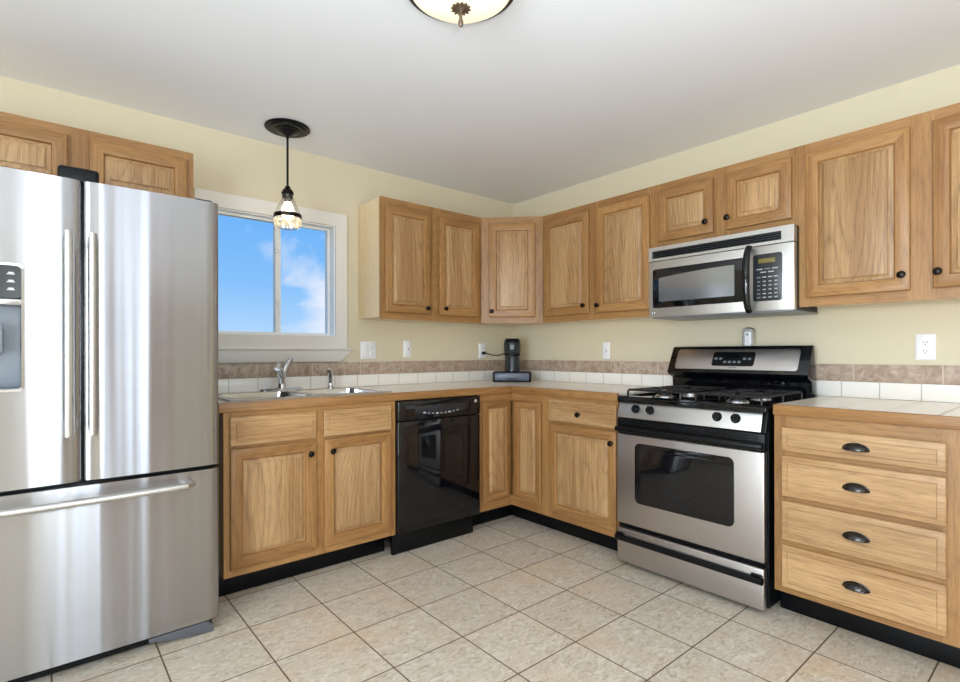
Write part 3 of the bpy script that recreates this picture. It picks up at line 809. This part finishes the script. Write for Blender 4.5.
# cooktop tray with raised rim
mb = MB().box(-h, h, .008, .655, .873, .897, bev=.006, seg=3)
mb.cells([-h+.002, -h+.028, h-.028, h-.002], [.012, .045, .56, .60], lambda i, j: not (i == 1 and j == 1), 2, .895, .905)
ck = robj(mb, 'cooktop', BLACK)
for bx in (-.19, .19):
    for by in (.165, .43):
        mb = MB().lathe([(.052, .897), (.050, .905), (.040, .912), (.036, .913)], (bx, by, 0), seg=24)
        bu = robj(mb, 'burner', STEELB, ck)
        robj(MB().lathe([(.034, .913), (.036, .917), (.033, .923), (.001, .925)], (bx, by, 0), seg=24), 'burner_cap', IRON, bu)
for bx in (-.19, .19):
    mb = MB(); x0, x1, ya, yb, z = bx-.150, bx+.150, .055, .540, .936
    def bar(p, q_, r=.0055): mb.tube([p, q_], r, 8)
    for yy in (ya, (ya+yb)/2, yb): 
        mb.tube([(x0, yy, .900), (x0, yy, z-.008), (x0+.008, yy, z), (x1-.008, yy, z), (x1, yy, z-.008), (x1, yy, .900)], .0055, 8)
    for xx in (x0+.004, x1-.004): bar((xx, ya, z-.002), (xx, yb, z-.002))
    for by in (.165, .43):
        for k in range(4):
            a_ = R(45+90*k); dx, dy = math.cos(a_), math.sin(a_)
            mb.tube([(bx+dx*.03, by+dy*.03, z+.004), (bx+dx*.10, by+dy*.10, z+.004), (bx+dx*.115, by+dy*.115, z-.002)], .005, 8)
            a2 = R(90*k); dx, dy = math.cos(a2), math.sin(a2)
            mb.tube([(bx+dx*.035, by+dy*.035, z+.004), (bx+dx*.145, by+dy*.118, z)], .005, 8)
    robj(mb, 'grate', IRON, ck)
# backguard: recessed lower face, leaning silver panel above with an overhanging lip
P = [(.655, .893), (.585, .893), (.580, .985), (.535, 1.004), (.520, 1.022), (.590, 1.160), (.600, 1.170), (.622, 1.170), (.640, 1.0)]
mb = MB().prism(P, 0, -h-.002, h-.006, bev=.004)
bg_ = robj(mb, 'backguard', BLACK)
def bgf(z): return .520+(z-1.022)*(.070/.138)
def bgrect(x0, x1, z0, z1, r, o): return [(p[0], bgf(p[2])-o, p[2]) for p in rrect(x0, x1, z0, z1, r, 0)]
bp = robj(MB().rings([bgrect(-h+.040, h-.055, 1.040, 1.152, .016, -.004), bgrect(-h+.040, h-.055, 1.040, 1.152, .016, .003), bgrect(-h+.042, h-.057, 1.042, 1.150, .015, .004)]), 'backguard_panel', STEEL, bg_)
ds = robj(MB().rings([bgrect(-.118, .110, 1.060, 1.137, .012, .001), bgrect(-.118, .110, 1.060, 1.137, .012, .0052), bgrect(-.116, .108, 1.062, 1.135, .011, .006)]), 'clock_display', BLACKM, bg_)
robj(MB().rings([bgrect(-.035, .030, 1.106, 1.130, .004, .003), bgrect(-.035, .030, 1.106, 1.130, .004, .0068)]), 'clock_display', BLACK, bg_)
for k in range(8):
    x = -.098+.026*k; z = 1.082 if 1 < k < 6 else 1.100
    robj(MB().rings([bgrect(x-.008, x+.008, z-.006, z+.006, .002, .004), bgrect(x-.008, x+.008, z-.006, z+.006, .002, .0068)]), 'key', GREYP, bg_)
mb = MB()
for k in range(7):
    x = -.018+.0058*k; mb.rings([bgrect(x, x+.0042, 1.0485, 1.0525, .0005, .003), bgrect(x, x+.0042, 1.0485, 1.0525, .0005, .0045)])
robj(mb, 'badge', DARKMARK, bg_)
# storage drawer
mb = MB().box(-h+.004, h-.008, .0, .034, .022, .203, bev=.008, seg=3)
sd = robj(mb, 'storage_drawer', STEEL)
mb = MB().vbox(-h+.006, h-.010, -.024, .004, .138, .168, bev=.010, axis=0).box(-h+.006, -h+.05, -.012, .004, .168, .178, bev=.004).box(h-.06, h-.012, -.012, .004, .168, .178, bev=.004)
robj(mb, 'handle', BLACKM, sd)
for x in (-h+.03, h-.05):
    for y in (.08, .60): robj(MB().lathe([(.016, 0), (.016, .03)], (x, y, 0), seg=12), 'foot', BLACKM)

# ------------------------------------------------------------------ microwave
MW = .757; MF = -.368; MZ0, MZ1 = 1.333, 1.733
T = thing('microwave', 'stainless over the range microwave with black curved handle', 'microwave', (MF, -1.503, MZ0), -90)
mh = MZ1-MZ0
MB().box(.004, MW-.002, .032, .069, .004, mh-.002).box(.004, MW-.015, .068, .360, .004, mh-.002).obj('body', BLACKM, T)
MB().box(.01, MW-.01, .02, .358, -.004, .004, bev=.002).obj('bottom_plate', GREYP, T)
vz = .322
mb = MB().cells([0, .022, MW-.055, MW], [vz, vz+.014, vz+.056, mh], lambda i, j: not (i == 1 and j == 1), 1, .0, .034)
vg = mb.obj('vent_grille', STEELM, T)
mb = MB().box(.022, MW-.055, .018, .033, vz+.014, vz+.056)
for k in range(4): mb.box(.022, MW-.055, .004, .02, vz+.0165+k*.0105, vz+.0165+k*.0105+.0028, mi=1, bev=.0006)
mb.obj('louvers', [BLACKM, DGREY], vg)
# door: silver frame with dark window, split from the control side
xd = .555
d = MB().box(.0, xd, 0, .033, .002, vz-.003, bev=.004).obj('door', STEELM, T)
wx0, wx1, wz0, wz1 = .026, .548, .054, .274
L = [rrect(wx0, wx1, wz0, wz1, .012, .002), rrect(wx0, wx1, wz0, wz1, .012, -.002), rrect(wx0+.002, wx1-.002, wz0+.002, wz1-.002, .011, -.003)]
dw = MB().rings(L, close_first=True).obj('door_window', BLACK, d)
# inner window with a bowed top edge
pts = [(.065, .088), (.485, .088), (.485, .244)]
for k in range(1, 12):
    t = k/12; pts.append((.485-.42*t, .244+.0*t-(.022*t*t)))
pts.append((.065, .222))
SCREEN = plain('grey_screen_glass', lin(168, 174, 182), 0.14, 0.8)
MB().prism(pts, 1, -.0038, -.0025).obj('window_screen', SCREEN, dw)
hp = []
for k in range(15):
    t = -1+2*k/14; hp.append((.560, -.012-.042*(1-t*t)**.6, .160+t*.160))
mb = MB().tube(hp, [.015+.004*(1-abs(-1+2*k/14)) for k in range(15)], 14, flat=.8)
mb.obj('handle', BLACK, d)
p = MB().box(xd+.001, MW, 0, .033, .002, vz-.003, bev=.004).obj('control_panel', STEELM, T)
L = [rrect(.574, .706, .050, .278, .012, .002), rrect(.574, .706, .050, .278, .012, -.002), rrect(.576, .704, .052, .276, .011, -.003)]
k_ = MB().rings(L, close_first=True).obj('keypad', plain('charcoal_keypad', lin(40, 42, 45), 0.22), p)
MB().box(.600, .676, -.0042, -.0028, .234, .256, bev=.001).obj('display', LCD, k_)
KEYC = plain('pale_key', lin(170, 173, 176), 0.4)
rows = [(.205, 3, .016), (.190, 2, .016), (.166, 4, .011), (.145, 4, .008), (.126, 4, .008), (.106, 4, .008), (.086, 4, .009), (.068, 4, .010)]
for z, n, hw in rows:
    for i in range(n):
        x = .640+(i-(n-1)/2)*(.104/max(n, 3))
        MB().box(x-hw*.85, x+hw*.85, -.0042, -.0028, z-.0026, z+.0026, bev=.0006).obj('button', KEYC if (i+n) % 4 else GREYP, k_)
mb = MB().lathe([(.0085, 0), (.0085, .0015), (.007, .0025), (.006, .002), (.0005, .002)], (.030, 0, .026), (0, -1, 0), 20)
mb.obj('round_emblem', STEELB, d)

# ------------------------------------------------------------------ sink, faucet, sprayer
KX0, KX1, KY0, KY1 = -2.385, -1.525, -.603, -.060
T = thing('kitchen_sink', 'stainless double bowl sink set in the tiled counter', 'sink', (-1.955, -.33, CH))
def sx(x): return x+1.955
def sy(y): return y+.33
bowls = [(-2.345, -1.977, -.560, -.165), (-1.933, -1.565, -.560, -.165)]
xs = [KX0, -2.345, -1.977, -1.933, -1.565, KX1]; ys = [KY0, -.560, -.165, KY1]
mb = MB().cells([sx(x) for x in xs], [sy(y) for y in ys], lambda i, j: not (j == 1 and i in (1, 3)), 2, .0012, .007)
bmesh.ops.bevel(mb.bm, geom=[e for e in mb.bm.edges if len(e.link_faces) == 2 and e.calc_face_angle(0) > .5], offset=.003, segments=2, affect='EDGES')
mb.obj('rim', STEELB, T)
def hrect(x0, x1, y0_, y1_, r, z, n=5):
    return [(p[0], p[2], z) for p in rrect(x0, x1, y0_, y1_, r, 0, n)]
for x0, x1, y0_, y1_ in bowls:
    x0, x1, y0_, y1_ = sx(x0), sx(x1), sy(y0_), sy(y1_)
    L = [hrect(x0-.004, x1+.004, y0_-.004, y1_+.004, .03, .0075), hrect(x0+.004, x1-.004, y0_+.004, y1_-.004, .04, .004), hrect(x0+.010, x1-.010, y0_+.010, y1_-.010, .05, -.08),
         hrect(x0+.016, x1-.016, y0_+.016, y1_-.016, .055, -.155), hrect(x0+.04, x1-.04, y0_+.04, y1_-.04, .05, -.172)]
    bw = MB().rings(L).obj('bowl', STEELB, T)
    MB().lathe([(.042, -.1718), (.042, -.1695), (.030, -.1685), (.001, -.170)], ((x0+x1)/2, (y0_+y1_)/2, 0)).obj('drain', CHROME, bw)
T = thing('faucet', 'chrome single lever kitchen faucet on the sink deck', 'faucet', (-1.973, -.105, CH+.0072))
L = [hrect(-.125, .125, -.028, .028, .027, 0), hrect(-.125, .125, -.028, .028, .027, .006), hrect(-.115, .115, -.020, .020, .019, .012)]
MB().rings(L, close_first=True).obj('base_plate', CHROME, T)
MB().lathe([(.025, .010), (.024, .03), (.022, .055), (.021, .075), (.014, .086), (.001, .088)]).obj('body', CHROME, T)
MB().tube([(-.002, -.006, .045), (-.014, -.030, .085), (-.034, -.075, .122), (-.056, -.122, .143), (-.078, -.165, .146), (-.085, -.178, .128)], [.020, .021, .020, .019, .018, .016], 14).obj('spout', CHROME, T)
MB().tube([(.004, .002, .075), (.012, .006, .105), (.030, .012, .140), (.052, .018, .170), (.070, .022, .178)], [.019, .018, .016, .015, .010], 14).obj('lever_handle', CHROME, T)
T = thing('side_sprayer', 'small chrome side sprayer on the sink deck right of the faucet', 'sprayer', (-1.673, -.105, CH+.0072))
MB().lathe([(.021, 0), (.020, .006), (.014, .012), (.013, .03)]).obj('holder', CHROME, T)
MB().tube([(0, 0, .02), (0, 0, .075), (-.002, -.004, .098), (-.012, -.016, .106), (-.022, -.028, .100)], [.013, .015, .017, .016, .013], 14).obj('spray_head', CHROME, T)

# ------------------------------------------------------------------ coffee maker on its pod drawer
T = thing('pod_drawer', 'black storage drawer under the coffee maker in the counter corner', 'drawer', (-.337, -.329, CH+.0012), -45)
MB().box(-.145, .145, .010, .265, .0, .074, bev=.005).obj('case', BLACKM, T)
f = MB().box(-.128, .128, -.004, .0098, .010, .066, bev=.003).obj('drawer', SLATE, T)
MB().vbox(-.042, .042, -.012, -.0042, .018, .030, bev=.005, axis=0).obj('pull', DGREY, f)
ccx, ccy = -.337+.7071*.125, -.329+.7071*.125
T = thing('coffee_maker', 'narrow black single serve coffee maker in the counter corner', 'coffee maker', (ccx, ccy, CH+.0758), -45)
CG = plain('smoked_grey_plastic', lin(34, 42, 48), 0.12)
MB().lathe([(.058, 0), (.060, .010), (.0575, .018), (.0575, .112), (.054, .122)], seg=32).obj('reservoir', CG, T)
MB().lathe([(.0585, .1225), (.063, .126), (.063, .138), (.060, .142)], seg=32).obj('band', BLACKM, T)
MB().lathe([(.060, .1425), (.065, .160), (.0665, .215), (.062, .228)], seg=32).obj('brew_head', CG, T)
mb = MB().lathe([(.062, .2285), (.060, .242), (.054, .250), (.001, .252)], seg=32); mb.box(-.05, .05, -.050, .050, .240, .255, bev=.006)
mb.obj('lid', BLACKM, T)
MB().box(-.016, .016, -.070, -.060, .170, .205, bev=.004).obj('brew_spout', GREYP, T)
# cord, in the turned frame of the coffee maker
Mi = Matrix.Rotation(R(45), 4, 'Z')
def cl_(x, y, z):
    v = Mi @ Vector((x-ccx, y-ccy, 0)); return (v.x, v.y, z-CH-.0758)
cd_pts = [(-.352, -.040, 1.132), (-.346, -.060, 1.128), (-.330, -.10, 1.117), (-.310, -.135, 1.112), (-.292, -.165, 1.120), (-.281, -.19, 1.131), (-.272, -.215, 1.139)]
cdo = MB().tube([cl_(*p) for p in cd_pts], .004, 8).obj('power_cord', BLACKM, T)
mb = MB().tube([cl_(-.352, -.0095, 1.132), cl_(-.352, -.036, 1.132), cl_(-.351, -.044, 1.131)], [.013, .012, .006], 12)
mb.obj('plug', BLACKM, cdo)

# ------------------------------------------------------------------ wall outlets and switches
def outlet(label, loc, rz, kind, name='wall_outlet', cat='outlet'):
    T = thing(name, label, cat, loc, rz)
    n = 2 if kind == 'double' else 1
    W = .060 if kind != 'double' else .106
    W = .072 if kind == 'single' else W
    if kind == 'double': W = .117
    Hh = .118
    L = [rrect(-W/2, W/2, -Hh/2, Hh/2, .005, -.0005), rrect(-W/2, W/2, -Hh/2, Hh/2, .005, -.003), rrect(-W/2+.004, W/2-.004, -Hh/2+.004, Hh/2-.004, .004, -.006)]
    MB().rings(L, close_first=True).obj('plate', WHITE, T)
    def rec(x):
        for z in (-.0195, .0195):
            r = MB().rings([rrect(x-.0165, x+.0165, z-.014, z+.014, .010, -.0055), rrect(x-.0165, x+.0165, z-.014, z+.014, .010, -.0085)]).obj('receptacle', WHITE, T)
            mb = MB().box(x-.0072, x-.0048, -.0092, -.0084, z-.001, z+.007).box(x+.0048, x+.0072, -.0092, -.0084, z-.002, z+.007)
            mb.lathe([(.0026, 0), (.0026, .0008)], (x, -.0084, z-.0075), (0, -1, 0), 10).obj('slots', DARKMARK, r)
    def sw(x):
        MB().box(x-.016, x+.016, -.0085, -.0055, -.033, .033, bev=.001).obj('rocker', WHITE, T)
    if kind == 'double': sw(-.023); rec(.023)
    elif kind == 'gfci':
        MB().box(-.0165, .0165, -.0085, -.0055, -.033, .033, bev=.001).obj('receptacle', WHITE, T)
        MB().box(.004, .010, -.0095, -.0082, -.006, .006).obj('test_button', DARKMARK, T)
    else: rec(0)
    return T
outlet('white double wall plate with switch and outlet right of the window', (-1.357, -.0, 1.153), 0, 'double', 'switch_plate', 'switch plate')
outlet('white single wall plate between the switch plate and the plugged outlet', (-1.052, -.0, 1.163), 0, 'gfci')
outlet('white outlet with the black coffee maker plug in it', (-.352, -.0, 1.1515), 0, 'single')
outlet('white outlet on the wall left of the range', (0, -.937, 1.148), -90, 'gfci')
outlet('white duplex outlet above the short counter right of the range', (0, -2.669, 1.158), -90, 'single')
# small light plugged in above the range
T = thing('night_light', 'small silver round topped plug-in light behind the range', 'night light', (0, -1.910, 1.172), -90)
def arch(w_, h_, y, n=12):
    pts = [(-w_, y, 0), (w_, y, 0), (w_, y, h_-w_*.5)]
    for k in range(1, n): 
        a_ = math.pi*k/n; pts.append((w_*math.cos(a_), y, h_-w_*.5+w_*.5*math.sin(a_)))
    pts.append((-w_, y, h_-w_*.5)); return pts
MB().rings([arch(.034, .102, -.0005), arch(.034, .102, -.022), arch(.030, .097, -.028)], close_first=True).obj('housing', STEELB, T)
MB().rings([arch(.016, .080, -.028), arch(.016, .080, -.034), arch(.013, .076, -.036)]).obj('lens', WHITE, T)
MB().lathe([(.005, 0), (.005, .002)], (0, -.036, .062), (0, -1, 0), 12).obj('sensor', DARKMARK, T)

# ------------------------------------------------------------------ pendant lamp
T = thing('pendant_lamp', 'black pendant lamp with clear glass shade hanging before the window', 'lamp', (-2.002, -.288, H-.002))
MB().lathe([(.118, 0), (.120, -.006), (.112, -.012), (.100, -.011), (.096, -.017), (.084, -.019), (.072, -.017), (.066, -.022), (.052, -.024), (.046, -.030), (.030, -.034), (.024, -.042), (.010, -.046), (.009, -.06)], seg=48).obj('canopy', BLACKM, T)
MB().lathe([(.006, -.05), (.006, -.325)], seg=12).obj('rod', BLACKM, T)
MB().lathe([(.006, -.320), (.013, -.325), (.015, -.335), (.024, -.343), (.031, -.355), (.033, -.366), (.030, -.370), (.001, -.370)], seg=28).obj('socket_cup', BRONZE, T)
sh = MB().lathe([(.029, -.370), (.030, -.385), (.028, -.392), (.040, -.410), (.055, -.440), (.065, -.470), (.0705, -.500), (.0715, -.512)], seg=40, cap=False).obj('glass_shade', SHADEG, T)
MB().lathe([(.022, -.371), (.024, -.392), (.018, -.394), (.016, -.412)], seg=24).obj('bulb_socket', PEWTER, sh)
MB().lathe([(.0722, -.478), (.0738, -.480), (.0745, -.499), (.0728, -.502)], seg=40, cap=False).obj('band', BRONZE, sh)
MB().lathe([(.0715, -.505), (.0725, -.520), (.068, -.538), (.058, -.552), (.050, -.556)], seg=60, cap=False, flute=lambda a, j: 1+.03*math.cos(15*a)).obj('ribbed_rim', RIBG, sh)
MB().lathe([(.014, -.405), (.018, -.420), (.028, -.440), (.033, -.465), (.030, -.485), (.018, -.500), (.001, -.505)], seg=28).obj('bulb', BULB, sh)

# ------------------------------------------------------------------ ceiling lamp
T = thing('ceiling_lamp', 'round lit glass bowl ceiling lamp with a dark flower finial', 'lamp', (-1.98, -1.81, H))
MB().lathe([(.150, 0), (.155, -.012), (.185, -.030), (.187, -.040), (.178, -.044), (.172, -.036)], seg=56, cap=False).obj('rim', BRONZE, T)
MB().lathe([(.176, -.036), (.168, -.050), (.145, -.066), (.105, -.080), (.065, -.088), (.025, -.092), (.001, -.0925)], seg=56, cap=False).obj('glass_bowl', BOWL, T)
fl = MB().lathe([(.006, -.088), (.006, -.100), (.027, -.104), (.030, -.109), (.014, -.114), (.006, -.120), (.0055, -.140), (.0085, -.150), (.008, -.160), (.004, -.166), (.001, -.167)], seg=60, flute=lambda a, j: 1+(.16*math.cos(12*a) if j in (2, 3) else 0))
fl.obj('finial', plain('antique_bronze', lin(120, 100, 84), 0.35, 0.8), T)
